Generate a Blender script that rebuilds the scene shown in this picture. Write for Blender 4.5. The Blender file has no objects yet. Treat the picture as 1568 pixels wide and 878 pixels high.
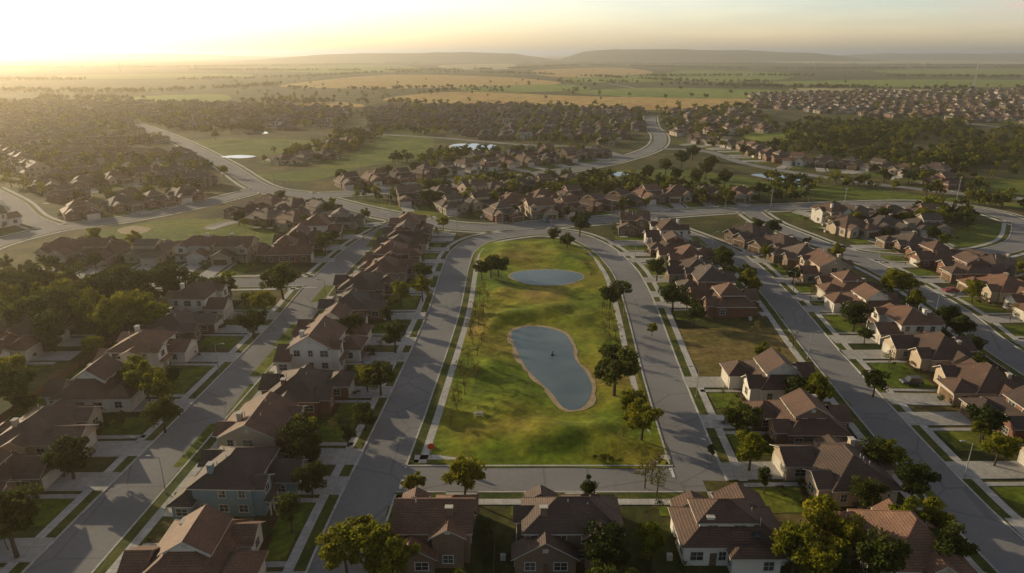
import bpy, math, random
import numpy as np
from mathutils import Vector, kdtree
from mathutils import noise as mn
random.seed(7); np.random.seed(7)
S = bpy.context.scene
COL = S.collection
# ------------------------------------------------------------------ camera
H = 70.0; F = 1045.0; T = math.atan(357/F); ct, st = math.cos(T), math.sin(T)
cam = bpy.data.cameras.new("camera"); co = bpy.data.objects.new("camera", cam); COL.objects.link(co)
cam.lens = 24; cam.sensor_width = 36; cam.clip_end = 90000; cam.clip_start = 0.5
co.location = (0, 0, H); co.rotation_euler = (math.pi/2 - T, 0, 0); S.camera = co
def g(px, py, h=0.0):
    """survey helper: site-plan position (metres) of a point read off the aerial photo"""
    dx = (px-784)/F; dy = (439-py)/F
    d = (dx, ct+dy*st, -st+dy*ct)
    s = (h-H)/d[2]
    return (d[0]*s, d[1]*s)
# ------------------------------------------------------------------ materials
def mat(name, build):
    m = bpy.data.materials.new(name); m.use_nodes = True
    nt = m.node_tree; b = nt.nodes["Principled BSDF"]
    build(nt, b); return m
def N(nt, t, **kw):
    n = nt.nodes.new(t)
    for k, v in kw.items(): setattr(n, k, v)
    return n
def noise(nt, scale, detail=4, coord='Object', mapscale=None):
    tc = N(nt, 'ShaderNodeTexCoord'); n = N(nt, 'ShaderNodeTexNoise')
    n.inputs['Scale'].default_value = scale; n.inputs['Detail'].default_value = detail
    if mapscale:
        mp = N(nt, 'ShaderNodeMapping'); mp.inputs['Scale'].default_value = mapscale
        nt.links.new(tc.outputs[coord], mp.inputs[0]); nt.links.new(mp.outputs[0], n.inputs['Vector'])
    else: nt.links.new(tc.outputs[coord], n.inputs['Vector'])
    return n.outputs['Fac']
def ramp(nt, fac, stops):
    r = N(nt, 'ShaderNodeValToRGB'); e = r.color_ramp.elements
    while len(e) < len(stops): e.new(0.5)
    for i, (p, c) in enumerate(stops):
        e[i].position = p; e[i].color = (*c, 1) if len(c) == 3 else c
    nt.links.new(fac, r.inputs[0]); return r.outputs[0]
def mix(nt, a, b, f, mode='MIX'):
    m = N(nt, 'ShaderNodeMix', data_type='RGBA', blend_type=mode)
    for s, v in ((m.inputs[0], f), (m.inputs[6], a), (m.inputs[7], b)):
        if hasattr(v, 'links'): nt.links.new(v, s)
        elif isinstance(v, (int, float)): s.default_value = v
        else: s.default_value = (*v, 1)
    return m.outputs[2]
def bump(nt, b, h, strength=0.5, dist=0.1):
    bp = N(nt, 'ShaderNodeBump'); bp.inputs['Strength'].default_value = strength; bp.inputs['Distance'].default_value = dist
    nt.links.new(h, bp.inputs['Height']); nt.links.new(bp.outputs[0], b.inputs['Normal'])
def surf(name, cols, scale=0.3, scale2=3.0, rough=0.9, bmp=0.0, spec=0.2, pr=(0.3, 0.7), var=(.62, 1.3), cracks=None, joints=None, fine=None):
    def f(nt, b):
        n1 = noise(nt, scale, 5); n2 = noise(nt, scale2, 5)
        st_ = [(pr[0]+(pr[1]-pr[0])*i/(len(cols)-1), c) for i, c in enumerate(cols)]
        c = ramp(nt, n1, st_)
        v = ramp(nt, n2, [(0.3, (var[0],)*3), (0.7, (var[1],)*3)])
        c = mix(nt, c, v, 1.0, 'MULTIPLY')
        if fine:
            c = mix(nt, c, ramp(nt, noise(nt, fine, 4), [(.35, (.72, .72, .68)), (.65, (1.22, 1.2, 1.15))]), 1, 'MULTIPLY')
        if cracks:
            tc = N(nt, 'ShaderNodeTexCoord'); vo = N(nt, 'ShaderNodeTexVoronoi', feature='DISTANCE_TO_EDGE'); vo.inputs['Scale'].default_value = cracks
            nt.links.new(tc.outputs['Object'], vo.inputs['Vector'])
            c = mix(nt, c, ramp(nt, vo.outputs['Distance'], [(.006, (.78, .78, .78)), (.016, (1, 1, 1))]), 1, 'MULTIPLY')
        if joints:
            tc = N(nt, 'ShaderNodeTexCoord'); bt = N(nt, 'ShaderNodeTexBrick'); bt.offset = 0
            bt.inputs['Scale'].default_value = 1; bt.inputs['Brick Width'].default_value = joints; bt.inputs['Row Height'].default_value = joints
            bt.inputs['Mortar Size'].default_value = .035; bt.inputs['Color1'].default_value = (1, 1, 1, 1); bt.inputs['Color2'].default_value = (.86, .86, .86, 1); bt.inputs['Mortar'].default_value = (.6, .6, .6, 1)
            nt.links.new(tc.outputs['Object'], bt.inputs['Vector']); c = mix(nt, c, bt.outputs['Color'], 1, 'MULTIPLY')
        nt.links.new(c, b.inputs['Base Color'])
        b.inputs['Roughness'].default_value = rough; b.inputs['Specular IOR Level'].default_value = spec
        if bmp: bump(nt, b, n2, 0.8, bmp)
    return mat(name, f)
M = {}
M['ground'] = surf('ground', [(.022, .030, .007), (.050, .060, .012), (.095, .085, .024), (.155, .115, .045)], .035, .6, bmp=.25, fine=.12)
M['lawn'] = surf('lawn_grass', [(.06, .095, .008), (.105, .142, .010), (.18, .175, .025)], .05, .9, bmp=.15, fine=.25)
M['park'] = surf('park_grass', [(.080, .125, .005), (.130, .180, .007), (.21, .195, .016), (.29, .20, .05)], .04, .7, bmp=.2, var=(.7, 1.25), fine=.22)
M['drygrass'] = surf('dry_grass', [(.09, .09, .02), (.17, .13, .04), (.24, .165, .06)], .06, .8, bmp=.15, fine=.25)
M['verge'] = surf('verge_grass', [(.035, .055, .008), (.075, .09, .013), (.14, .12, .025)], .2, 1.5)
M['wheat'] = surf('wheat_field', [(.38, .22, .065), (.46, .30, .095), (.40, .28, .085)], .008, .05)
M['crop'] = surf('crop_field', [(.12, .18, .02), (.18, .23, .03), (.24, .23, .04)], .006, .05)
M['pale'] = surf('stubble_field', [(.38, .32, .15), (.46, .39, .20)], .006, .05)
M['asphalt'] = surf('asphalt', [(.185, .18, .178), (.22, .215, .212), (.245, .24, .235)], .06, 1.1, .85, var=(.93, 1.06), cracks=.07, fine=None)
M['conc'] = surf('concrete', [(.42, .405, .375), (.50, .48, .45), (.54, .52, .48)], .3, 1.7, .85, var=(.85, 1.1), joints=1.5)
M['drive'] = surf('driveway_concrete', [(.36, .345, .32), (.47, .45, .415)], .12, 1.2, .85, var=(.8, 1.12), joints=3.0)
M['mulch'] = surf('mulch', [(.05, .03, .02), (.09, .055, .035)], .5, 4)
M['sand'] = surf('sand', [(.30, .23, .14), (.42, .33, .21)], .5, 4)
M['paint'] = surf('road_paint', [(.6, .6, .58), (.75, .75, .72)], 2, 9)
M['trim'] = surf('white_trim', [(.45, .42, .37), (.55, .51, .45)], .5, 3, var=(.85, 1.1))
M['metal'] = surf('galvanised_metal', [(.25, .25, .25), (.35, .35, .35)], 1, 5, .5)
M['bark'] = surf('bark', [(.05, .035, .025), (.10, .075, .055)], 3, 12)
M['wood'] = surf('fence_wood', [(.10, .065, .04), (.19, .13, .085)], 1, 6)
M['red'] = surf('red_paint', [(.55, .05, .02), (.65, .07, .03)], 1, 6, .5)
M['dark'] = surf('dark_rubber', [(.015, .015, .015), (.03, .03, .03)], 1, 6)
def glassf(nt, b):
    n = noise(nt, .35, 1)
    c = ramp(nt, n, [(.4, (.02, .025, .03)), (.6, (.07, .075, .08))]); nt.links.new(c, b.inputs['Base Color'])
    b.inputs['Roughness'].default_value = .08; b.inputs['Specular IOR Level'].default_value = .8
M['glass'] = mat('window_glass', glassf)
def waterf(nt, b):
    n = noise(nt, .07, 3)
    c = ramp(nt, n, [(.35, (.07, .10, .09)), (.65, (.13, .165, .15))]); nt.links.new(c, b.inputs['Base Color'])
    b.inputs['Roughness'].default_value = .04; b.inputs['Specular IOR Level'].default_value = 1.0; b.inputs['IOR'].default_value = 1.75
    bump(nt, b, noise(nt, 1.2, 3), .05, .05)
M['water'] = mat('water', waterf)
def rooff(c1, c2):
    def f(nt, b):
        tc = N(nt, 'ShaderNodeTexCoord'); oi = N(nt, 'ShaderNodeObjectInfo')
        w = N(nt, 'ShaderNodeTexWave', wave_type='BANDS', bands_direction='Z'); w.inputs['Scale'].default_value = 1.5
        w.inputs['Distortion'].default_value = .6; w.inputs['Detail'].default_value = 1
        nt.links.new(tc.outputs['Object'], w.inputs['Vector'])
        n = noise(nt, .9, 5); n2 = noise(nt, 5, 2); n3 = noise(nt, .3, 3)
        c = mix(nt, c1, c2, n)
        k = ramp(nt, w.outputs['Fac'], [(0, (.55, .55, .55)), (.35, (1, 1, 1))])
        c = mix(nt, c, k, 1, 'MULTIPLY')
        k2 = ramp(nt, n2, [(.3, (.68, .68, .68)), (.7, (1.28, 1.28, 1.28))]); c = mix(nt, c, k2, 1, 'MULTIPLY')
        k4 = ramp(nt, n3, [(.35, (.8, .8, .82)), (.65, (1.15, 1.12, 1.1))]); c = mix(nt, c, k4, 1, 'MULTIPLY')
        k3 = ramp(nt, oi.outputs['Random'], [(0, (.62, .60, .60)), (.5, (.95, .88, .83)), (1, (1.25, 1.10, .98))]); c = mix(nt, c, k3, 1, 'MULTIPLY')
        nt.links.new(c, b.inputs['Base Color']); b.inputs['Roughness'].default_value = .75
        bump(nt, b, w.outputs['Fac'], .5, .05)
    return f
ROOFS = [mat('roof_shingles', rooff(a, b_)) for a, b_ in [((.100, .056, .038), (.165, .100, .070)), ((.120, .064, .042), (.185, .112, .076)), ((.070, .048, .038), (.12, .085, .067)), ((.11, .070, .050), (.17, .115, .085)), ((.080, .062, .052), (.135, .108, .092))]]
def wallf(c1, c2, brick):
    def f(nt, b):
        n = noise(nt, 1.1, 4)
        c = mix(nt, c1, c2, n)
        if brick:
            tc = N(nt, 'ShaderNodeTexCoord'); w = N(nt, 'ShaderNodeTexNoise'); w.inputs['Scale'].default_value = 9
            nt.links.new(tc.outputs['Object'], w.inputs['Vector'])
            k = ramp(nt, w.outputs['Fac'], [(.35, (.6, .6, .6)), (.65, (1.3, 1.3, 1.3))]); c = mix(nt, c, k, 1, 'MULTIPLY')
        nt.links.new(c, b.inputs['Base Color']); b.inputs['Roughness'].default_value = .9
    return f
WALLS = [('brick_house', mat('red_brick', wallf((.14, .065, .044), (.22, .105, .07), 1))),
         ('brick_house', mat('brown_brick', wallf((.14, .088, .06), (.22, .145, .10), 1))),
         ('stucco_house', mat('tan_stucco', wallf((.36, .28, .20), (.44, .35, .26), 0))),
         ('stone_house', mat('limestone', wallf((.24, .20, .155), (.36, .31, .245), 1))),
         ('siding_house', mat('white_siding', wallf((.55, .51, .46), (.62, .58, .52), 0))),
         ('siding_house', mat('blue_grey_siding', wallf((.13, .20, .22), (.18, .25, .27), 0)))]
def leaff(c1, c2, tr=.35):
    def f(nt, b):
        oi = N(nt, 'ShaderNodeObjectInfo')
        c = mix(nt, c1, c2, oi.outputs['Random'])
        n = noise(nt, .8, 3); k = ramp(nt, n, [(.35, (.5, .55, .5)), (.65, (1.45, 1.35, 1.2))]); c = mix(nt, c, k, 1, 'MULTIPLY')
        b.inputs['Roughness'].default_value = .7; b.inputs['Specular IOR Level'].default_value = .15
        nt.links.new(c, b.inputs['Base Color'])
        t = N(nt, 'ShaderNodeBsdfTranslucent'); nt.links.new(c, t.inputs[0])
        ms = N(nt, 'ShaderNodeMixShader'); ms.inputs[0].default_value = tr
        nt.links.new(b.outputs[0], ms.inputs[1]); nt.links.new(t.outputs[0], ms.inputs[2])
        nt.links.new(ms.outputs[0], nt.nodes['Material Output'].inputs[0])
    return f
LF = {'oak': mat('oak_leaves', leaff((.030, .048, .008), (.080, .095, .013))),
      'elm': mat('elm_leaves', leaff((.13, .155, .010), (.23, .215, .015), .45)),
      'young': mat('sparse_leaves', leaff((.10, .10, .025), (.14, .12, .035), .4)),
      'shrub': mat('shrub_leaves', leaff((.04, .06, .012), (.10, .10, .02)))}
# ------------------------------------------------------------------ mesh builder
class MB:
    def __init__(s): s.v = []; s.f = []; s.m = []
    def add(s, vs, fs, m=0):
        o = len(s.v); s.v += [tuple(v) for v in vs]; s.f += [tuple(i+o for i in f) for f in fs]; s.m += [m]*len(fs)
    def box(s, x0, x1, y0, y1, z0, z1, m=0):
        s.add([(x0, y0, z0), (x1, y0, z0), (x1, y1, z0), (x0, y1, z0), (x0, y0, z1), (x1, y0, z1), (x1, y1, z1), (x0, y1, z1)],
              [(0, 3, 2, 1), (4, 5, 6, 7), (0, 1, 5, 4), (1, 2, 6, 5), (2, 3, 7, 6), (3, 0, 4, 7)], m)
    def tube(s, p0, p1, r0, r1, n=6, m=0, cap=True):
        p0 = Vector(p0); p1 = Vector(p1); d = (p1-p0).normalized()
        a = d.orthogonal().normalized(); b = d.cross(a); o = []
        for p, r in ((p0, r0), (p1, r1)):
            for i in range(n):
                t = 2*math.pi*i/n; o.append(p+(a*math.cos(t)+b*math.sin(t))*r)
        fs = [(i, (i+1) % n, n+(i+1) % n, n+i) for i in range(n)]
        if cap: fs += [tuple(range(n-1, -1, -1)), tuple(range(n, 2*n))]
        s.add(o, fs, m)
    def mesh(s, name, mats):
        me = bpy.data.meshes.new(name); me.from_pydata(s.v, [], s.f)
        for m in mats: me.materials.append(m)
        me.polygons.foreach_set('material_index', s.m); me.update(); return me
def obj(name, me, loc=(0, 0, 0), rz=0, sc=1, parent=None, coll=None):
    o = bpy.data.objects.new(name, me); (coll or COL).objects.link(o)
    o.location = loc; o.rotation_euler = (0, 0, rz); o.scale = (sc, sc, sc) if not isinstance(sc, tuple) else sc
    if parent: o.parent = parent
    return o
# ------------------------------------------------------------------ curves
def smooth(pts, step=2.0, closed=False):
    P = [Vector(p[:2]) for p in pts]; n = len(P); out = []
    rng = range(n if closed else n-1)
    for i in rng:
        if closed: a, b, c, d = P[(i-1) % n], P[i], P[(i+1) % n], P[(i+2) % n]
        else: a, b, c, d = P[max(i-1, 0)], P[i], P[i+1], P[min(i+2, n-1)]
        k = max(2, int((c-b).length/step))
        for j in range(k):
            t = j/k
            out.append(0.5*((2*b)+(c-a)*t+(2*a-5*b+4*c-d)*t*t+(3*b-a-3*c+d)*t**3))
    if not closed: out.append(P[-1])
    return out
def normals(L):
    o = []
    for i in range(len(L)):
        d = (L[min(i+1, len(L)-1)]-L[max(i-1, 0)]).normalized(); o.append(Vector((d.y, -d.x)))
    return o
def inpoly(x, y, poly):
    c = False; j = len(poly)-1
    for i in range(len(poly)):
        xi, yi = poly[i][0], poly[i][1]; xj, yj = poly[j][0], poly[j][1]
        if (yi > y) != (yj > y) and x < (xj-xi)*(y-yi)/(yj-yi)+xi: c = not c
        j = i
    return c
G = lambda L, h=0: [g(a, b, h) for a, b in L]
ROADS = [  # (plan polyline, half width, kerbs)
 ([(-66, 30), (-65, 70), (-64, 96), (-61, 171), (-61, 210), (-58, 250), (-51, 282), (-42, 306)], 4.8, 1),
 ([(-26, 30), (-25, 60), (-24.4, 90), (-22, 130), (-19.6, 181), (-19.5, 225), (-18, 247), (-12, 262), (0, 271), (12, 275), (25, 269), (34, 250), (38, 225), (38.4, 205), (37.3, 181), (35, 147), (33.5, 120), (32.7, 101)], 4.4, 1),
 ([(-24, 101.5), (5, 101.5), (33, 101.5)], 3.7, 1),
 ([(74, 30), (73.5, 80), (73.5, 102), (77, 154), (81, 198), (81, 241), (68, 279), (55, 300)], 4.2, 1),
 ([(122, 60), (122, 149), (127, 186), (126, 225), (118, 262), (112, 290), (112, 318)], 4.2, 1),
 ([(-230, 196), (-162, 204), (-110, 207), (-62, 210)], 4.2, 1),
 (G([(205, 190), (265, 212), (340, 250), (400, 287), (470, 300), (540, 318), (620, 335), (690, 346), (760, 349), (860, 342), (940, 336), (1010, 329), (1110, 322), (1200, 318), (1400, 312), (1500, 322), (1568, 342), (1640, 370)]), 5.2, 1),
 (G([(470, 300), (560, 295), (700, 282), (850, 264), (950, 245), (1003, 226), (1010, 208), (998, 195), (996, 178)]), 5.0, 1),
 (G([(-60, 395), (0, 372), (90, 350), (200, 335), (300, 315), (400, 290)]), 4.6, 1),
 (G([(-20, 290), (20, 312), (45, 335), (90, 352)]), 4.4, 1),
 (G([(1260, 378), (1330, 392), (1420, 398), (1500, 390), (1560, 372), (1568, 342)]), 4.2, 1),
 (G([(1000, 228), (1080, 232), (1150, 253), (1300, 277), (1450, 295), (1568, 305), (1700, 320)]), 4.2, 0),
 (G([(940, 150), (975, 146), (985, 140), (960, 133), (930, 128)]), 6, 0),
 (G([(0, 262), (120, 256), (260, 252), (340, 250)]), 4, 0),
 (G([(560, 205), (680, 212), (800, 222), (900, 226), (960, 243)]), 4, 0),
 (G([(1150, 168), (1300, 172), (1450, 186), (1568, 200)]), 4, 0),
]
RL = []; kd_pts = []
for ri, (pts, hw, k) in enumerate(ROADS):
    L = smooth(pts, 2.0); RL.append((L, normals(L), hw, k))
    kd_pts += [(p.x, p.y, ri, i) for i, p in enumerate(L)]
kd = kdtree.KDTree(len(kd_pts))
for i, p in enumerate(kd_pts): kd.insert((p[0], p[1], 0), i)
kd.balance()
def road_dist(x, y, skip=-1):
    """distance from a road edge"""
    best = 1e9
    if skip >= 0:
        for (c, i, d) in kd.find_range((x, y, 0), 14):
            r = kd_pts[i][2]
            if r != skip: best = min(best, d-ROADS[r][1])
        return best
    c, i, d = kd.find((x, y, 0)); return d-ROADS[kd_pts[i][2]][1]
roadm = MB(); kerb = MB(); vergeb = MB(); walk = MB(); paint = MB()
for ri, (L, NN, hw, k) in enumerate(RL):
    z = 0.012+ri*.004
    vs = []
    for p, n in zip(L, NN): vs += [(p.x-n.x*hw, p.y-n.y*hw, z), (p.x+n.x*hw, p.y+n.y*hw, z)]
    roadm.add(vs, [(2*i, 2*i+1, 2*i+3, 2*i+2) for i in range(len(L)-1)])
    if k:
        for sgn in (-1, 1):
            for i in range(len(L)-1):
                a, b = L[i], L[i+1]; na, nb = NN[i]*sgn, NN[i+1]*sgn
                def strip(mb, o0, o1, z0, z1, clear):
                    mid = (a+b)/2+(na+nb)/2*((o0+o1)/2)
                    if road_dist(mid.x, mid.y, ri) < clear: return
                    q = [a+na*o0, b+nb*o0, b+nb*o1, a+na*o1]
                    v = [(c.x, c.y, z0) for c in q]+[(c.x, c.y, z1) for c in q]
                    mb.add(v, [(4, 5, 6, 7), (0, 1, 5, 4), (2, 3, 7, 6)])
                strip(kerb, hw, hw+.35, 0, .14, .2)
                strip(vergeb, hw+.352, hw+2.1, 0, .10, .35)
                strip(walk, hw+2.102, hw+3.6, 0, .12, .35)
obj('road', roadm.mesh('road', [M['asphalt']])); obj('kerb', kerb.mesh('kerb', [M['conc']]))
obj('verge', vergeb.mesh('verge', [M['verge']])); obj('pavement', walk.mesh('pavement', [M['conc']]))
for (x0, x1, y0, y1) in [(-19.2, -18.7, 98.5, 101.2), (28, 28.5, 101.8, 104.6), (-66.0, -61.5, 203.6, 204.1)]:
    paint.add([(x0, y0, .09), (x1, y0, .09), (x1, y1, .09), (x0, y1, .09)], [(0, 1, 2, 3)])
for ri in (6, 7):
    L, NN, hw, _ = RL[ri]
    for i in range(0, len(L)-2, 5):
        a, b = L[i], L[i+1]; n = NN[i]*.08
        paint.add([(a.x-n.x, a.y-n.y, .09), (a.x+n.x, a.y+n.y, .09), (b.x+n.x, b.y+n.y, .09), (b.x-n.x, b.y-n.y, .09)], [(0, 1, 2, 3)])
obj('road_marking', paint.mesh('road_marking', [M['paint']]))
# ------------------------------------------------------------------ ground + fields
gm = MB(); R = 45000
gm.add([(-R, -3000, 0), (R, -3000, 0), (R, R, 0), (-R, R, 0)], [(0, 1, 2, 3)])
obj('ground', gm.mesh('ground', [M['ground']]))
def sheet(name, pts, z, m, sm=True, step=3):
    L = smooth(pts, step, True) if sm else [Vector(p) for p in pts]
    b = MB(); b.add([(p.x, p.y, z) for p in L], [tuple(range(len(L)))]); return obj(name, b.mesh(name, [m]))
zf = .15; FIELDS = []
for nm, mk, L in [
 ('wheat_field', 'wheat', [(585, 152), (700, 141), (900, 148), (1140, 152), (1125, 166), (1000, 169), (800, 160), (650, 158)]),
 ('wheat_field', 'wheat', [(430, 131), (600, 115), (760, 118), (860, 128), (700, 134), (560, 136)]),
 ('crop_field', 'crop', [(880, 141), (1010, 135), (1220, 140), (1200, 150), (1000, 150)]),
 ('crop_field', 'crop', [(1050, 108), (1200, 112), (1180, 124), (1020, 122)]),
 ('crop_field', 'crop', [(700, 134), (860, 130), (900, 138), (750, 142)]),
 ('wheat_field', 'pale', [(680, 100), (780, 98), (780, 106), (690, 106)]),
 ('wheat_field', 'pale', [(1200, 92), (1568, 94), (1800, 99), (1250, 98)]),
 ('crop_field', 'crop', [(1180, 126), (1450, 122), (1650, 126), (1650, 133), (1300, 133)]),
 ('wheat_field', 'wheat', [(820, 108), (940, 104), (1000, 112), (860, 119)]),
 ('crop_field', 'crop', [(190, 150), (330, 145), (345, 155), (200, 160)]),
 ('crop_field', 'crop', [(1140, 205), (1230, 203), (1260, 215), (1160, 218)]),
 ('crop_field', 'crop', [(1480, 175), (1600, 178), (1600, 190), (1500, 186)]),
 ('crop_field', 'crop', [(1350, 108), (1568, 106), (1650, 114), (1400, 114)]),
 ('wheat_field', 'wheat', [(440, 160), (520, 157), (560, 164), (480, 168)]),
 ('crop_field', 'crop', [(100, 116), (330, 113), (380, 118), (150, 121)]),
 ('crop_field', 'crop', [(870, 120), (1000, 117), (1040, 124), (900, 127)]),
 ('wheat_field', 'pale', [(1220, 136), (1420, 138), (1360, 142), (1240, 143)]),
 ('crop_field', 'crop', [(420, 104), (600, 100), (640, 108), (480, 112)])]:
    zf += .03; sheet(nm, G(L), zf, M[mk], True, 30); FIELDS.append(G(L))
z0 = .02
LAWNS = {}
for k, mk, L in [
 ('a', 'lawn', [(108, 366), (250, 337), (345, 338), (430, 360), (400, 378), (140, 379)]),
 ('b', 'lawn', [(285, 217), (400, 213), (485, 217), (470, 232), (340, 240)]),
 ('c', 'lawn', [(395, 268), (480, 258), (560, 225), (600, 202), (660, 210), (650, 240), (560, 255), (470, 278)]),
 ('d', 'lawn', [(930, 262), (1060, 262), (1190, 282), (1180, 300), (1060, 285), (960, 280)]),
 ('e', 'lawn', [(1230, 282), (1450, 302), (1700, 325), (1700, 338), (1500, 312), (1250, 306)]),
 ('f', 'lawn', [(1490, 345), (1545, 345), (1545, 368), (1480, 378), (1440, 372)]),
 ('g', 'drygrass', [(1028, 504), (1195, 502), (1240, 580), (1060, 578)]),
 ('h', 'lawn', [(540, 308), (620, 312), (690, 330), (640, 330)]),
 ('i', 'lawn', [(1490, 275), (1620, 280), (1620, 300), (1500, 292)])]:
    LAWNS[k] = G(L); o = sheet('lawn', LAWNS[k], z0, M[mk], k != 'g'); z0 += .004
sheet('sand_patch', G([(180, 352), (205, 346), (232, 351), (215, 359), (190, 359)]), .08, M['sand'])
# park
PARK = G([(735, 377), (800, 368), (860, 368), (908, 386), (936, 440), (950, 500), (975, 570), (1003, 650), (1018, 712), (860, 716), (700, 714), (655, 692), (672, 640), (702, 540), (722, 450)])
PARKs = smooth(PARK, 2, True)
sheet('park_lawn', PARK, .105, M['park'])
POND = smooth(G([(783, 512), (800, 503), (830, 502), (862, 511), (876, 530), (880, 550), (897, 572), (906, 595), (897, 620), (880, 629), (862, 625), (842, 600), (812, 572), (795, 545)]), 1.5, True)
POND2 = smooth(G([(781, 424), (800, 416), (850, 414), (888, 420), (890, 428), (860, 437), (810, 436)]), 1.5, True)
def grow(L, d, wob=0):
    out = []; n = len(L)
    for i in range(n):
        t = (L[(i+2) % n]-L[i-2]).normalized(); nrm = Vector((t.y, -t.x))
        q = L[i]+nrm*.5
        if inpoly(q.x, q.y, L): nrm = -nrm
        out.append(L[i]+nrm*(d*(1+wob*mn.noise(Vector((L[i].x*.35, L[i].y*.35, 1))))))
    return out
def pl(name, L, z, m):
    b = MB(); b.add([(p.x, p.y, z) for p in L], [tuple(range(len(L)))]); obj(name, b.mesh(name, [m]))
edge = [(p.x, p.y) for p in PARKs]; kp = kdtree.KDTree(len(edge)+len(POND)+len(POND2))
for i, p in enumerate(list(PARKs)+POND+POND2): kp.insert((p[0], p[1], 0), i)
kp.balance()
def park_h(x, y):
    dd = kp.find((x, y, 0))[2]; a = min(1, max(0, (dd-2)/9)); a = a*a*(3-2*a)
    if inpoly(x, y, POND) or inpoly(x, y, POND2): return .112
    return .112+max(0, a*(1.0+2.0*mn.noise(Vector((x*.06, y*.06, 3)))+.9*mn.noise(Vector((x*.15, y*.15, 9)))))
step = 1.5; idx = {}; pv = []; pf = []
for ix in range(-30, 36):
    for iy in range(60, 200):
        x, y = ix*step, iy*step
        if inpoly(x, y, edge):
            idx[ix, iy] = len(pv); pv.append((x, y, park_h(x, y)))
for (ix, iy) in idx:
    q = [(ix, iy), (ix+1, iy), (ix+1, iy+1), (ix, iy+1)]
    if all(c in idx for c in q): pf.append(tuple(idx[c] for c in q))
pm = MB(); pm.add(pv, pf); me = pm.mesh('park_hill', [M['park']]); me.polygons.foreach_set('use_smooth', [True]*len(me.polygons)); obj('park_hill', me)
pl('pond_shore', grow(POND, 1.1, .9), .17, M['sand']); pl('pond', POND, .19, M['water'])
pl('pond_shore', grow(POND2, .6, .9), .17, M['sand']); pl('pond', POND2, .19, M['water'])
for L in ([(688, 226), (700, 221), (745, 221), (762, 226), (740, 230), (700, 230)], [(338, 241), (365, 238), (392, 240), (370, 243)], [(920, 266), (960, 264), (995, 268), (960, 272)],
          [(1150, 268), (1190, 268), (1240, 277), (1230, 287), (1190, 277)], [(370, 203), (400, 201), (410, 205), (385, 208)], [(85, 300), (115, 295), (140, 300), (125, 310), (100, 308)]):
    q = smooth(G(L), 3, True); pl('pond_shore', grow(q, .8), .17, M['sand']); pl('pond', q, .19, M['water'])
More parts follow.
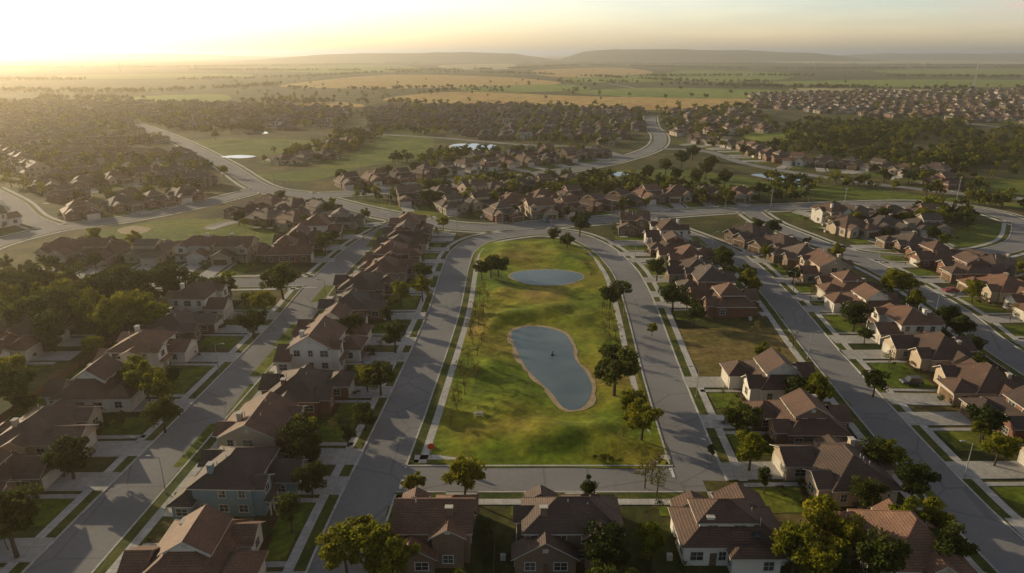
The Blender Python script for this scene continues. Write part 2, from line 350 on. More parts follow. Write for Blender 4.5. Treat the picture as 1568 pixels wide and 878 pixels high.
# ------------------------------------------------------------------ houses
def make_house(seed, two=None, wall=None, roofm=None, big=1.0):
    r = random.Random(seed)
    P = {k: MB() for k in ('walls', 'roof', 'trim', 'windows', 'garage_door', 'front_door')}
    p = r.uniform(.50, .66)
    def roof(x0, x1, y0, y1, h, kind, pp=p):
        ov = .55; X0, X1, Y0, Y1 = x0-ov, x1+ov, y0-ov, y1+ov; w, d = X1-X0, Y1-Y0
        if kind == 'hip':
            if w >= d: hz = d/2*pp; rv = [(X0+d/2-.01, (Y0+Y1)/2, h+hz), (X1-d/2+.01, (Y0+Y1)/2, h+hz)]; fs = [(0, 1, 5, 4), (1, 2, 5), (2, 3, 4, 5), (3, 0, 4)]
            else: hz = w/2*pp; rv = [((X0+X1)/2, Y0+w/2, h+hz), ((X0+X1)/2, Y1-w/2, h+hz)]; fs = [(0, 1, 4), (1, 2, 5, 4), (2, 3, 5), (3, 0, 4, 5)]
            base = [(X0, Y0, h), (X1, Y0, h), (X1, Y1, h), (X0, Y1, h)]
            P['roof'].add(base+rv, fs)
            P['trim'].box(X0+.01, X1-.01, Y0+.01, Y1-.01, h-.2, h-.003)
            P['roof'].tube(rv[0], rv[1], .12, .12, 5)
            a = (0, 1, 1, 0) if w >= d else (0, 0, 1, 1)
            for c, e in zip(base, a): P['roof'].tube(c, rv[e], .09, .09, 4, 0, False)
        else:
            t = .16
            if kind == 'gx': f = lambda a, b, z: (a, b, z); A0, A1, B0, B1, a0, a1, b0, b1 = X0, X1, Y0, Y1, x0, x1, y0, y1
            else: f = lambda a, b, z: (b, a, z); A0, A1, B0, B1, a0, a1, b0, b1 = Y0, Y1, X0, X1, y0, y1, x0, x1
            bm = (B0+B1)/2; hz = (B1-B0)/2*pp
            for B in (B0, B1):
                v = [f(A0, B, h), f(A1, B, h), f(A1, bm, h+hz), f(A0, bm, h+hz)]
                lo = [(q[0], q[1], q[2]-t) for q in v]
                P['roof'].add(v, [(0, 1, 2, 3)]); P['trim'].add([(q[0], q[1], q[2]-.004) for q in v]+lo, [(4, 5, 6, 7), (0, 1, 5, 4), (1, 2, 6, 5), (0, 3, 7, 4)])
            for a in (a0, a1):
                P['walls'].add([f(a, b0, h-.2), f(a, b1, h-.2), f(a, b1, h+.05), f(a, bm, h+hz-t-.05), f(a, b0, h+.05)], [(0, 1, 2, 3, 4)])
                e = -.03 if a == a0 else .03
                P['trim'].add([f(a+e, bm-.4, h+hz*.30), f(a+e, bm+.4, h+hz*.30), f(a+e, bm+.4, h+hz*.30+.7), f(a+e, bm-.4, h+hz*.30+.7)], [(0, 1, 2, 3)])
    def window(side, c, z, w, h, pos):
        sg = -1 if side in (0, 2) else 1
        def bx(mb, c0, c1, zz0, zz1, d0, d1):
            a, b = sorted((pos+sg*d0, pos+sg*d1))
            if side < 2: mb.box(c0, c1, a, b, zz0, zz1)
            else: mb.box(a, b, c0, c1, zz0, zz1)
        bx(P['windows'], c-w/2, c+w/2, z, z+h, -.02, .025)
        t = .11
        bx(P['trim'], c-w/2-t, c-w/2, z, z+h, -.02, .07); bx(P['trim'], c+w/2, c+w/2+t, z, z+h, -.02, .07)
        bx(P['trim'], c-w/2-t, c+w/2+t, z+h, z+h+t, -.02, .07); bx(P['trim'], c-w/2-t-.05, c+w/2+t+.05, z-t, z, -.02, .11)
        bx(P['trim'], c-.03, c+.03, z, z+h, -.02, .045)
        bx(P['trim'], c-w/2, c-.03, z+h*.5-.03, z+h*.5+.03, -.02, .04); bx(P['trim'], c+.03, c+w/2, z+h*.5-.03, z+h*.5+.03, -.02, .04)
    def block(x0, x1, y0, y1, h, kind, sides='0123', zb=0.):
        P['walls'].box(x0, x1, y0, y1, zb, h-.2); roof(x0, x1, y0, y1, h, kind)
        levels = [0.95] if h < 4.5 else [0.95, 3.75]
        for s in sides:
            s = int(s); a, b = (x0, x1) if s < 2 else (y0, y1); pos = (y0, y1, x0, x1)[s]
            n = max(1, int((b-a)/3.1))
            for i in range(n):
                c = a+(b-a)*(i+.5)/n
                for lz in levels:
                    if lz < zb+.3: continue
                    if r.random() < .85: window(s, c, lz, r.choice([1.0, 1.4, 1.8]), 1.35, pos)
    W = r.uniform(6.0, 6.9)*big; gx1 = -.4
    two = r.random() < .5 if two is None else two
    gk = r.choice(['gy', 'hip']); hm = 5.7 if two else 3.3
    if two:
        block(-W, W*.8, -3.5, 6.0, hm, r.choice(['hip', 'hip', 'gx']), '123')
        block(-W-.3, gx1, -8.5, -3.4, 3.2, gk, '23')
        block(r.uniform(.6, 1.6), W*.8-.3, -5.2, -3.4, 5.5, 'gy', '0')
        block(-W+.8, -W+5.2, 5.0, 7.2, 5.62, 'gy', '1')
        block(-1.0, W, 5.9, 9.0, 3.1, r.choice(['hip', 'gy']), '13')
        if r.random() < .6: block(W*.8-1, W*.8+1.2, -1.6, 2.4, 5.4, 'gx', '3')
        P['roof'].add([(gx1+.3, -6.2, 2.7), (W*.75, -6.2, 2.7), (W*.75, -5.15, 3.2), (gx1+.3, -5.15, 3.2)], [(0, 1, 2, 3)])
        P['trim'].box(gx1+.35, W*.74, -6.15, -5.2, 2.55, 2.68)
        for x in (1.2, 3.2, W*.72): P['trim'].box(x-.1, x+.1, -6.1, -5.9, 0, 2.55)
        fy = -5.2
    else:
        block(-W, W, -4, 6.6, hm, 'hip', '123')
        block(-W+.3, gx1, -8.6, -3.9, 3.15, gk, '23')
        block(1.4, W-.6, -6.2, -3.9, 3.35, 'gy', '0')
        if r.random() < .65: block(-3, W-2.5, -2.3, 4.0, 5.7, r.choice(['hip', 'gx']), '0123', 3.2)
        else: block(W-3.5, W+.9, .2, 4.4, 3.25, 'gx', '3'); block(-W-.7, -W+3, 0, 3.8, 3.22, 'gx', '2')
        block(-W+1.5, 1.0, 6.5, 9.2, 3.1, r.choice(['gy', 'hip']), '123')
        fy = -6.2
    gy = -8.5 if two else -8.6
    P['garage_door'].box(-6.0, -1.1, gy-.05, gy+.02, .02, 2.25)
    for i in range(4): P['garage_door'].box(-5.9, -1.2, gy-.08, gy-.05, .1+i*.54, .56+i*.54)
    P['trim'].box(-6.15, -6.0, gy-.09, gy+.02, 0, 2.4); P['trim'].box(-1.1, -.95, gy-.09, gy+.02, 0, 2.4); P['trim'].box(-6.0, -1.1, gy-.09, gy+.02, 2.25, 2.4)
    P['front_door'].box(.05, 1.05, fy+1.3, fy+2.3, 0, 2.1)
    P['front_door'].box(2.6, 3.6, (9.0 if two else 6.6), (9.05 if two else 6.66), 0.02, 2.1)
    cx = r.choice([-W*.5, W*.45]); P['walls'].box(cx-.5, cx+.5, 3.2, 4.0, 0, hm+3.0); P['trim'].box(cx-.6, cx+.6, 3.1, 4.1, hm+3.0, hm+3.12)
    for i in range(4):
        x, y = r.uniform(-4, 3), r.uniform(-1, 4); P['trim'].tube((x, y, hm), (x, y, hm+2.4+.3*i), .08, .08, 6)
    P['trim'].box(2.5, 5.5, 9.3, 11.6, .0, .1); P['trim'].box(W+1.3, W+2.1, 4.6, 5.4, 0, .9)
    wn, wm = WALLS[r.choices(range(5), [6, 6, 3, 3, 2])[0]] if wall is None else WALLS[wall]
    rm = r.choice(ROOFS) if roofm is None else ROOFS[roofm]
    mats = {'walls': wm, 'roof': rm, 'trim': M['trim'], 'windows': M['glass'], 'garage_door': M['trim'] if r.random() < .5 else M['wood'], 'front_door': M['wood']}
    parts = {k: P[k].mesh(k, [mats[k]]) for k in P}
    comb = MB()
    for i, k in enumerate(P): comb.add(P[k].v, P[k].f, i)
    cm = comb.mesh('house', [mats[k] for k in P])
    return wn, parts, cm
NV = 22
VAR = [make_house(100+i) for i in range(NV)]
VAR += [make_house(300, True, 5, 2), make_house(301, True, 4, 0), make_house(302, False, 4, 0), make_house(303, False, 2, 3)]
BOT = [make_house(401, True, 1, 0, big=.92), make_house(402, True, 1, 2, big=1.25), make_house(404, False, 4, 0, big=1.15)]
HOUSES = []
drive = MB(); frontlawn = MB(); mulch = MB(); dcount = [0]
def local(x, y, rz):
    c, s = math.cos(rz), math.sin(rz); return lambda a, b: (x+a*c-b*s, y+a*s+b*c)
def place_house(x, y, rz, v, near=True, mirror=False, driveL=None, sy=1, sz=None):
    wn, parts, cm = v
    HOUSES.append((x, y, rz))
    e = bpy.data.objects.new(wn, None); COL.objects.link(e); e.location = (x, y, .02); e.rotation_euler = (0, 0, rz)
    e.scale = (-1 if mirror else 1, sy, sz or rnd.uniform(.93, 1.08)); e.empty_display_size = .5
    for k, me in parts.items():
        if len(me.vertices): obj(k, me, parent=e)
    Lf = local(x, y, rz); sx = -1 if mirror else 1
    dl = driveL if driveL else 12.5
    z = .128+(dcount[0] % 7)*.002; dcount[0] += 1
    def q(mb, a0, a1, b0, b1, z):
        v4 = [Lf(a0*sx, b0), Lf(a1*sx, b0), Lf(a1*sx, b1), Lf(a0*sx, b1)]
        mb.add([(p[0], p[1], 0) for p in v4]+[(p[0], p[1], z) for p in v4], [(4, 5, 6, 7), (0, 1, 5, 4), (1, 2, 6, 5), (2, 3, 7, 6), (3, 0, 4, 7)])
    q(drive, -6.2, -.9, -8.55*sy-dl+.1, -8.55*sy, z)
    q(drive, 0.1, 1.2, -8.55*sy-dl+2.6, -5.3*sy, z-.012)
    if dl > 2: q(frontlawn, 1.4, 8.2, -8.55*sy-dl+4.0, -7.4*sy, .05+(dcount[0] % 5)*.004)
    q(mulch, 1.5, 7.0, -7.35*sy, -6.3*sy, .09+(dcount[0] % 5)*.004)
    if random.random() < .6: q(frontlawn, -7.6, 7.6, 11.7, 15, .03+(dcount[0] % 5)*.004)
    return e
def nearest(x, y):
    c, i, d = kd.find((x, y, 0)); return Vector((c[0]-x, c[1]-y)), d, kd_pts[i][2]
def face(dx, dy): return math.atan2(dy, dx)+math.pi/2
rnd = random.Random(11)
def rowX(X, ys, dirx, roadX, hw=4.4, jit=1.0, vs=None):
    for i, y in enumerate(ys):
        x = X+rnd.uniform(-jit, jit); rx = roadX(y) if callable(roadX) else roadX
        dl = abs(rx-x)-8.55-hw
        v = VAR[vs[i]] if vs and i < len(vs) and vs[i] is not None else rnd.choice(VAR[:NV]+VAR[NV+2:])
        place_house(x, y+rnd.uniform(-.8, .8), face(dirx, 0)+rnd.uniform(-.04, .04), v, True, rnd.random() < .5, dl)
def interp(ps):
    return lambda y: float(np.interp(y, [p[1] for p in ps], [p[0] for p in ps]))
r1 = interp(ROADS[0][0]); r2 = interp([(-25, 60), (-24.4, 90), (-22, 130), (-19.6, 181), (-19.5, 225), (-18, 300)])
r3 = interp([(32.7, 101), (33.5, 120), (35, 147), (37.3, 181), (38.4, 205), (38, 225), (34, 250), (30, 300)]); r5 = interp([(73.5, 80), (73.5, 102), (77, 154), (81, 198), (81, 241)]); r6 = interp([(122, 60), (122, 149), (127, 186), (126, 225)])
rowX(-87, [79, 97, 114, 131, 149, 166, 183], 1, r1, 4.8, vs=[None, None, NV+3, NV+2])
rowX(-44.5, [80, 97, 113, 130, 149, 166, 182, 198], 1, r2, vs=[None, NV, None, None, NV+1])
rowX(-41, [214, 229, 244, 259, 274], 1, r2)
rowX(56.5, [82, 100, 117, 134], -1, r3, vs=[None, NV+3, None, NV+2])
rowX(60, [185, 200, 215, 230, 245, 260], -1, r3)
rowX(101, [84, 101, 118, 134, 150, 166, 182, 198, 214, 230], -1, r5)
rowX(149, [130, 146, 163, 180, 197, 214, 231, 248], -1, r6)
rowX(-124, [96, 113, 148, 165], 1, -102, vs=[None, None, NV+2])
rowX(-166, [110, 127, 146], 1, -146)
for (x, y), v, sz in zip([(-12, 85.5), (8, 85.5), (32, 85.5)], BOT, (.95, .95, 1.05)): place_house(x, y, math.pi, v, True, False, 101.5-3.7-y-8.55*.8, .8, sz)
for nm, m, x, y in (('roof_skylight', M['red'], 38.0, 81.4), ('roof_skylight', M['glass'], 35.2, 81.2)):
    b = MB(); b.box(-.5, .5, -.45, .45, 0, .25); b2 = b.mesh(nm, [m]); o = obj(nm, b2, (x, y, 4.5)); o.rotation_euler = (.55, 0, 0)
for X in (-162, -146, -130, -114, -98):
    place_house(X, 236+rnd.uniform(-2, 2), 0, rnd.choice(VAR[:NV]), True, rnd.random() < .5, 236-8.55-4.2-206)
for x, y in ((-80, 236), (-80, 252), (-77, 268), (-72, 284)): place_house(x, y, face(1, .1), rnd.choice(VAR[:NV]), True, rnd.random() < .5, 8)
def ok(x, y, d=14.5, rd=10):
    if road_dist(x, y) < rd: return False
    for (a, b, _) in HOUSES:
        if abs(a-x) < d and abs(b-y) < d and math.hypot(a-x, b-y) < d: return False
    for L in LAWNS.values():
        if inpoly(x, y, L): return False
    if inpoly(x, y, edge): return False
    return True
def line_houses(L, sp=15.5):
    P = smooth(G(L, 3), .8); acc = 0
    for i in range(1, len(P)):
        acc += (P[i]-P[i-1]).length
        if acc > sp:
            x, y = P[i].x+rnd.uniform(-1.5, 1.5), P[i].y+rnd.uniform(-1.5, 1.5)
            if ok(x, y):
                acc = 0; d, dist, r = nearest(x, y)
                t = (P[i]-P[i-1]).normalized(); n = Vector((-t.y, t.x))
                if n.dot(d) < 0: n = -n
                dl = dist-ROADS[r][1]-8.55
                place_house(x, y, face(n.x, n.y)+rnd.uniform(-.12, .12), rnd.choice(VAR[:NV]+VAR[NV+2:]), True, rnd.random() < .5, max(1, min(dl, 16)))
for L in [[(490, 283), (600, 270), (700, 258), (800, 246), (870, 240), (935, 228)], [(585, 305), (680, 297), (780, 283), (880, 275)],
          [(700, 335), (790, 324), (860, 318), (940, 307), (1000, 299), (1160, 296)], [(920, 347), (960, 342), (1010, 345)],
          [(1040, 210), (1130, 222), (1200, 243), (1300, 250), (1450, 268)], [(1290, 265), (1400, 279), (1470, 278)],
          [(330, 318), (420, 330), (500, 342)], [(380, 306), (460, 316), (560, 344)], [(60, 330), (150, 318), (250, 303), (350, 288)],
          [(20, 285), (120, 278), (200, 270), (290, 266)], [(90, 240), (200, 238), (300, 238)], [(400, 247), (530, 232)], [(480, 222), (560, 214)],
          [(1225, 335), (1330, 324), (1430, 326)], [(1250, 352), (1350, 346), (1490, 346)], [(1290, 368), (1400, 372), (1470, 370)],
          [(1085, 345), (1140, 358), (1210, 378)], [(1440, 412), (1520, 400), (1560, 398)], [(640, 318), (700, 312), (800, 305), (900, 297)],
          [(700, 245), (780, 236), (850, 230)], [(30, 345), (-40, 330)], [(0, 230), (60, 262)]]:
    line_houses(L)
print('near houses', len(HOUSES))
obj('driveway', drive.mesh('driveway', [M['drive']])); obj('front_lawn', frontlawn.mesh('front_lawn', [M['lawn']])); obj('flower_bed', mulch.mesh('flower_bed', [M['mulch']]))
# ------------------------------------------------------------------ GN scatter
def scatter(name, pts, coll):
    me = bpy.data.meshes.new(name); me.from_pydata([p[:3] for p in pts], [], [])
    for an, ty, i in (('rot', 'FLOAT', 3), ('s', 'FLOAT', 4), ('idx', 'INT', 5)):
        a = me.attributes.new(an, ty, 'POINT'); a.data.foreach_set('value', [p[i] for p in pts])
    o = obj(name, me); ng = bpy.data.node_groups.new(name, 'GeometryNodeTree')
    ng.interface.new_socket('Geometry', in_out='INPUT', socket_type='NodeSocketGeometry'); ng.interface.new_socket('Geometry', in_out='OUTPUT', socket_type='NodeSocketGeometry')
    n = ng.nodes; l = ng.links
    gi = n.new('NodeGroupInput'); go = n.new('NodeGroupOutput'); ip = n.new('GeometryNodeInstanceOnPoints'); ci = n.new('GeometryNodeCollectionInfo')
    ci.inputs['Collection'].default_value = coll; ci.inputs['Separate Children'].default_value = True; ci.inputs['Reset Children'].default_value = True
    def na(nm, ty):
        a = n.new('GeometryNodeInputNamedAttribute'); a.data_type = ty; a.inputs['Name'].default_value = nm
        return [s for s in a.outputs if s.enabled and s.name == 'Attribute'][0]
    cx = n.new('ShaderNodeCombineXYZ'); l.new(na('rot', 'FLOAT'), cx.inputs[2])
    l.new(gi.outputs[0], ip.inputs['Points']); l.new(ci.outputs[0], ip.inputs['Instance']); ip.inputs['Pick Instance'].default_value = True
    l.new(na('idx', 'INT'), ip.inputs['Instance Index']); l.new(cx.outputs[0], ip.inputs['Rotation']); l.new(na('s', 'FLOAT'), ip.inputs['Scale'])
    l.new(ip.outputs[0], go.inputs[0]); m = o.modifiers.new('scatter', 'NODES'); m.node_group = ng
    return o
def proto(name, meshes):
    c = bpy.data.collections.new(name)
    for i, me in enumerate(meshes):
        o = bpy.data.objects.new('%s_proto_%02d' % (name, i), me); c.objects.link(o)
    return c
# ------------------------------------------------------------------ trees
def tree(name, seed, h, cr, ncl, nleaf, ls, lm, trunk=.3, flat=.38, clr=.34):
    r = np.random.RandomState(seed); mb = MB()
    if trunk:
        top = Vector((r.uniform(-.4, .4), r.uniform(-.4, .4), h*.72)); mid = Vector((r.uniform(-.2, .2), r.uniform(-.2, .2), h*.35))
        mb.tube((0, 0, -.1), mid, trunk, trunk*.7, 7, 0); mb.tube(mid, top, trunk*.7, trunk*.2, 6, 0)
    cs = []
    for i in range(ncl):
        d = r.normal(size=3); d /= np.linalg.norm(d); k = r.uniform(.35, .95)
        c = np.array([d[0]*cr*k, d[1]*cr*k, h*.62+d[2]*h*flat*k*(.8 if d[2] < 0 else 1)]); cs.append(c)
        if trunk and i < 9:
            mb.tube(mid.lerp(top, r.uniform(0, .8)), c, trunk*.3, trunk*.06, 4, 0, False)
    nl = nleaf; ci = r.randint(0, ncl, nl); rad = cr*clr*r.uniform(.6, 1.25, ncl)
    off = r.normal(size=(nl, 3)); off /= np.linalg.norm(off, axis=1)[:, None]; off *= (r.uniform(.15, 1, nl)**.5)[:, None]*rad[ci][:, None]
    off[:, 2] *= .75
    C = np.array(cs)[ci]+off
    a = r.normal(size=(nl, 3)); a /= np.linalg.norm(a, axis=1)[:, None]; b = np.cross(a, r.normal(size=(nl, 3))); b /= np.linalg.norm(b, axis=1)[:, None]
    s = (ls*r.uniform(.5, 1.2, nl))[:, None]
    V = np.stack([C-a*s*.5, C+b*s*.32, C+a*s*.5, C-b*s*.32], 1).reshape(-1, 3)
    o = len(mb.v); mb.v += [tuple(v) for v in V.tolist()]; mb.f += [(o+4*i, o+4*i+1, o+4*i+2, o+4*i+3) for i in range(nl)]; mb.m += [1]*nl
    return mb.mesh(name, [M['bark'], LF[lm]])
TM = {'oak_tree': [tree('oak_tree', 10+i, 8.5, 3.7, 30, 4400, .62, 'oak') for i in range(4)],
      'elm_tree': [tree('elm_tree', 20+i, 8.5, 3.3, 26, 3800, .57, 'elm', .24) for i in range(4)],
      'young_tree': [tree('young_tree', 30+i, 5.2, 1.7, 16, 360, .30, 'young', .1, .36, .4) for i in range(3)],
      'cedar_tree': [tree('cedar_tree', 40+i, 7.0, 1.8, 18, 2200, .44, 'oak', .2, .42, .45) for i in range(2)]}
def T_(kind, px, py, s=1.0):
    if kind != 'young_tree': s *= 1.16
    x, y = g(px, py, 4*s if kind != 'young_tree' else 2.5*s); x += rnd.uniform(-.3, .3)
    obj(kind, rnd.choice(TM[kind]), (x, y, 0), rnd.uniform(0, 6.28), (s*rnd.uniform(.92, 1.08), s*rnd.uniform(.92, 1.08), s*rnd.uniform(.88, 1.1)))
for L in [('oak_tree', [(430, 432, 1.2), (262, 440, 1.2), (888, 345, 1), (940, 572, 1.2), (738, 413, .75), (752, 412, .8), (764, 410, .75), (1062, 482, .7), (1030, 457, .9), (1310, 485, .95), (1110, 400, .85), (1143, 425, .7), (385, 495, .9), (868, 370, .7), (848, 362, .6),
                        (935, 457, .75), (951, 445, .75), (12, 810, 1.1), (1230, 600, .8), (40, 455, 1.2), (90, 475, 1.3), (125, 465, 1.2), (60, 440, 1.2), (155, 455, 1.2), (605, 520, .8), (583, 582, .8), (648, 415, .7), (20, 598, 1), (1400, 745, .7), (1340, 700, .7), (1510, 650, .7),
                        (465, 680, .9), (1470, 505, .7), (500, 322, .7), (430, 303, .7), (1450, 845, .8), (930, 850, .8), (1330, 765, .6), (1500, 560, .6), (990, 270, 1), (1020, 255, 1.1), (1045, 245, 1.2), (1080, 262, 1.1), (1110, 275, 1), (1060, 235, 1.1), (1345, 865, .8), (110, 440, 1.1), (30, 490, 1.1), (1000, 285, .9), (1030, 290, .8), (1190, 300, .8), (75, 505, 1.0),
                        (180, 440, 1.1), (215, 445, 1.1), (300, 450, .9), (340, 445, .8), (1035, 268, 1), (1065, 275, 1), (1090, 250, 1), (1340, 590, .6), (540, 505, .7), (620, 350, .5), (10, 440, 1.2), (560, 640, .6), (250, 640, .7), (475, 740, .6)]),
          ('elm_tree', [(560, 842, 1.05), (598, 862, .95), (528, 850, .9), (710, 735, .85), (1252, 800, .95), (1218, 845, .85), (1295, 825, .85), (1425, 800, .85), (1390, 805, .75), (985, 645, .95), (968, 620, .75), (405, 464, .9), (1370, 432, 1.0), (1395, 438, .9), (190, 488, 1.25), (232, 484, 1.25), (20, 470, 1.1), (645, 442, .9), (1255, 605, .9),
                        (165, 497, 1.1), (15, 580, 1), (1150, 690, .9), (205, 575, .8), (240, 600, .9), (225, 585, 1), (755, 305, .8), (70, 465, 1.2), (1170, 545, .6), (990, 830, .7), (640, 740, .4), (625, 748, .35), (1360, 700, .7), (215, 305, .8), (1000, 505, .4), (1255, 865, .85), (300, 270, .9), (342, 262, .8), (560, 330, .6), (140, 480, 1.2), (100, 450, 1.2), (50, 485, 1.1), (210, 470, 1.1), (1530, 690, .7), (465, 665, .8)]),
          ('cedar_tree', [(440, 780, .95), (458, 640, .7), (530, 662, .7), (945, 860, .8), (1170, 735, .6), (897, 750, .7), (1350, 690, .7), (480, 700, .8), (520, 320, .8), (868, 322, .9), (1090, 690, .4), (1240, 288, .9)]),
          ('young_tree', [(1000, 712, 1.5), (1008, 735, 1.3), (990, 725, 1.2), (735, 450, 1), (742, 470, 1.1), (733, 490, 1), (725, 515, 1), (717, 545, 1.1), (708, 575, 1), (700, 600, 1), (738, 520, .9), (730, 535, .9), (720, 500, 1), (740, 482, 1), (725, 560, .9), (745, 455, .9),
                          (925, 500, 1), (935, 520, 1.2), (934, 490, 1.1), (925, 470, 1), (943, 505, 1.1), (948, 525, .9), (905, 420, .7), (898, 405, .7), (740, 440, .8), (702, 560, .9), (697, 615, .9), (935, 540, 1), (1160, 505, 1.2), (1215, 520, 1), (1190, 540, .9), (955, 660, .8), (690, 640, .8), (712, 590, 1), (730, 575, .9), (740, 500, 1), (728, 470, 1)])]:
    for a in L[1]: T_(L[0], *a)
for (x, y, rz) in list(HOUSES):
    f = local(x, y, rz)
    for (a, b, pr) in ((rnd.uniform(3, 7), rnd.uniform(-12.5, -11), .5), (rnd.uniform(-7, 7), rnd.uniform(12, 15), .75), (rnd.uniform(-7, 7), rnd.uniform(12, 16), .5), (8.2, rnd.uniform(-2, 4), .2)):
        if rnd.random() < pr:
            px, py = f(a, b)
            if road_dist(px, py) > 3.6 and not inpoly(px, py, edge) and all(abs(h[0]-px) > 9 or abs(h[1]-py) > 9 or math.hypot(h[0]-px, h[1]-py) > 8.8 for h in HOUSES):
                k = rnd.choices(['oak_tree', 'elm_tree', 'young_tree', 'cedar_tree'], [6, 4, 2, 1])[0]
                obj(k, rnd.choice(TM[k]), (px, py, 0), rnd.uniform(0, 6.28), rnd.uniform(.5, .98)*(1.3 if k == 'young_tree' else 1))
shr = proto('shrubs', [tree('shrub', 60+i, 1.2, .7, 8, 240, .2, 'shrub', 0, .35, .5) for i in range(3)])
sp = []
for (x, y, rz) in HOUSES:
    if y > 330: continue
    f = local(x, y, rz)
    for i in range(14):
        a, b = rnd.choice([(rnd.uniform(1.2, 6.5), -6.9), (rnd.uniform(-6, 6), 11), (7.8, rnd.uniform(-4, 8)), (-8, rnd.uniform(-4, 8)), (rnd.uniform(2, 8), rnd.uniform(-11, -8))])
        px, py = f(a, b)
        if road_dist(px, py) > 3.8: sp.append((px, py, 0, rnd.uniform(0, 6), rnd.uniform(.5, 1.6), rnd.randrange(3)))
for px, py in [(rnd.uniform(600, 660), rnd.uniform(738, 752)) for _ in range(9)]+[(rnd.uniform(900, 950), rnd.uniform(702, 710)) for _ in range(8)]:
    x, y = g(px, py)
    if road_dist(x, y) > .4: sp.append((x, y, .1, rnd.uniform(0, 6), rnd.uniform(.6, 1.2), rnd.randrange(3)))
scatter('shrubs', sp, shr)
# ------------------------------------------------------------------ distant masses
far = proto('distant_tree', [tree('far_tree', 70+i, 9, 4.0, 12, 220, 1.7, 'oak', .3) for i in range(3)]+[tree('far_tree', 80+i, 9, 3.8, 12, 210, 1.6, 'elm', .3) for i in range(2)])
fh = proto('distant_house', [v[2] for v in VAR[:14]])
fpts = []; hp = []
def region(poly, hs=None, hang=0., ntree=0, rowsp=33, sp=17, wt=(4, 4, 4, 4, 4)):
    P = G(poly); xs = [p[0] for p in P]; ys = [p[1] for p in P]
    if hs:
        c, s = math.cos(hang), math.sin(hang); cx, cy = sum(xs)/len(xs), sum(ys)/len(ys); R_ = max(max(xs)-min(xs), max(ys)-min(ys))
        i = 0; a = -R_
        while a < R_:
            side = i % 2; i += 1; b = -R_
            while b < R_:
                x = cx+b*c-a*s; y = cy+b*s+a*c+12*math.sin(x*.012)
                x += rnd.uniform(-2, 2); y += rnd.uniform(-2, 2)
                if rnd.random() < hs and inpoly(x, y, P) and ok(x, y, 14, 8):
                    hp.append((x, y, 0, hang+(0 if side else math.pi)+rnd.uniform(-.08, .08)+.14*math.cos(x*.012), 1, rnd.randrange(14)))
                b += sp
            a += rowsp*(.72 if side else 1.25)
    k = 0; t = 0
    hk = kdtree.KDTree(max(1, len(hp)+len(HOUSES)))
    for j, p in enumerate(hp+HOUSES): hk.insert((p[0], p[1], 0), j)
    hk.balance()
    while k < ntree and t < ntree*12:
        t += 1; x, y = rnd.uniform(min(xs), max(xs)), rnd.uniform(min(ys), max(ys))
        if not inpoly(x, y, P): continue
        if mn.noise(Vector((x*.02, y*.02, 0))) < rnd.uniform(-.5, .3): continue
        if road_dist(x, y) < 4: continue
        q = hk.find((x, y, 0))
        if q[2] is not None and q[2] < 9: continue
        if any(inpoly(x, y, L) for L in LAWNS.values()): continue
        fpts.append((x, y, -.3, rnd.uniform(0, 6.28), rnd.uniform(.45, .95), rnd.choices(range(5), wt)[0])); k += 1
region([(-200, 152), (300, 160), (560, 168), (520, 195), (280, 208), (210, 238), (-200, 235)], .75, .1, 1300)
region([(-200, 235), (200, 240), (330, 262), (300, 300), (0, 330), (-200, 330)], .6, .0, 300)
region([(560, 168), (760, 164), (985, 172), (985, 205), (950, 225), (790, 226), (680, 200), (560, 200)], .9, -.1, 450)
region([(1150, 147), (1300, 143), (1650, 140), (1650, 195), (1400, 184), (1150, 166)], .85, .12, 700)
region([(1010, 172), (1150, 168), (1200, 200), (1100, 215), (1020, 205)], .6, .3, 180)
region([(1200, 188), (1400, 188), (1700, 200), (1700, 262), (1450, 255), (1330, 240), (1200, 225)], None, 0, 1300, wt=(4, 4, 4, 3, 3))
region([(1060, 222), (1200, 232), (1450, 285), (1650, 300), (1650, 265), (1200, 225)], None, 0, 180)
region([(330, 215), (700, 235), (900, 235), (700, 255), (450, 245)], None, 0, 130)
region([(450, 325), (1200, 325), (1568, 300), (1568, 280), (900, 275), (500, 290)], None, 0, 260)
region([(560, 240), (700, 200), (560, 200), (480, 215)], None, 0, 100)
region([(1400, 340), (1700, 400), (1700, 320), (1400, 300)], None, 0, 70)
region([(0, 500), (260, 500), (400, 430), (0, 415)], None, 0, 90)
for i in range(450):
    x, y = g(rnd.uniform(350, 1650), 98+72*rnd.random()**.8)
    if rnd.random() < .7 and any(inpoly(x, y, L) for L in FIELDS): continue
    fpts.append((x, y, -.3, rnd.uniform(0, 6.28), rnd.uniform(.6, 1.1), rnd.randrange(5)))
def belt(L, width, sp, sc=1):
    P = smooth(G(L), sp)
    for p in P:
        if mn.noise(Vector((p.x*.008, p.y*.008, 5))) < -.2: continue
        for j in range(max(1, int(width/12))):
            if rnd.random() < .8:
                fpts.append((p.x+rnd.uniform(-sp, sp), p.y+rnd.uniform(-width/2, width/2), -.5, rnd.uniform(0, 6.28), rnd.uniform(.6, 1.2)*sc, rnd.choices(range(5), [4, 4, 4, 2, 2])[0]))
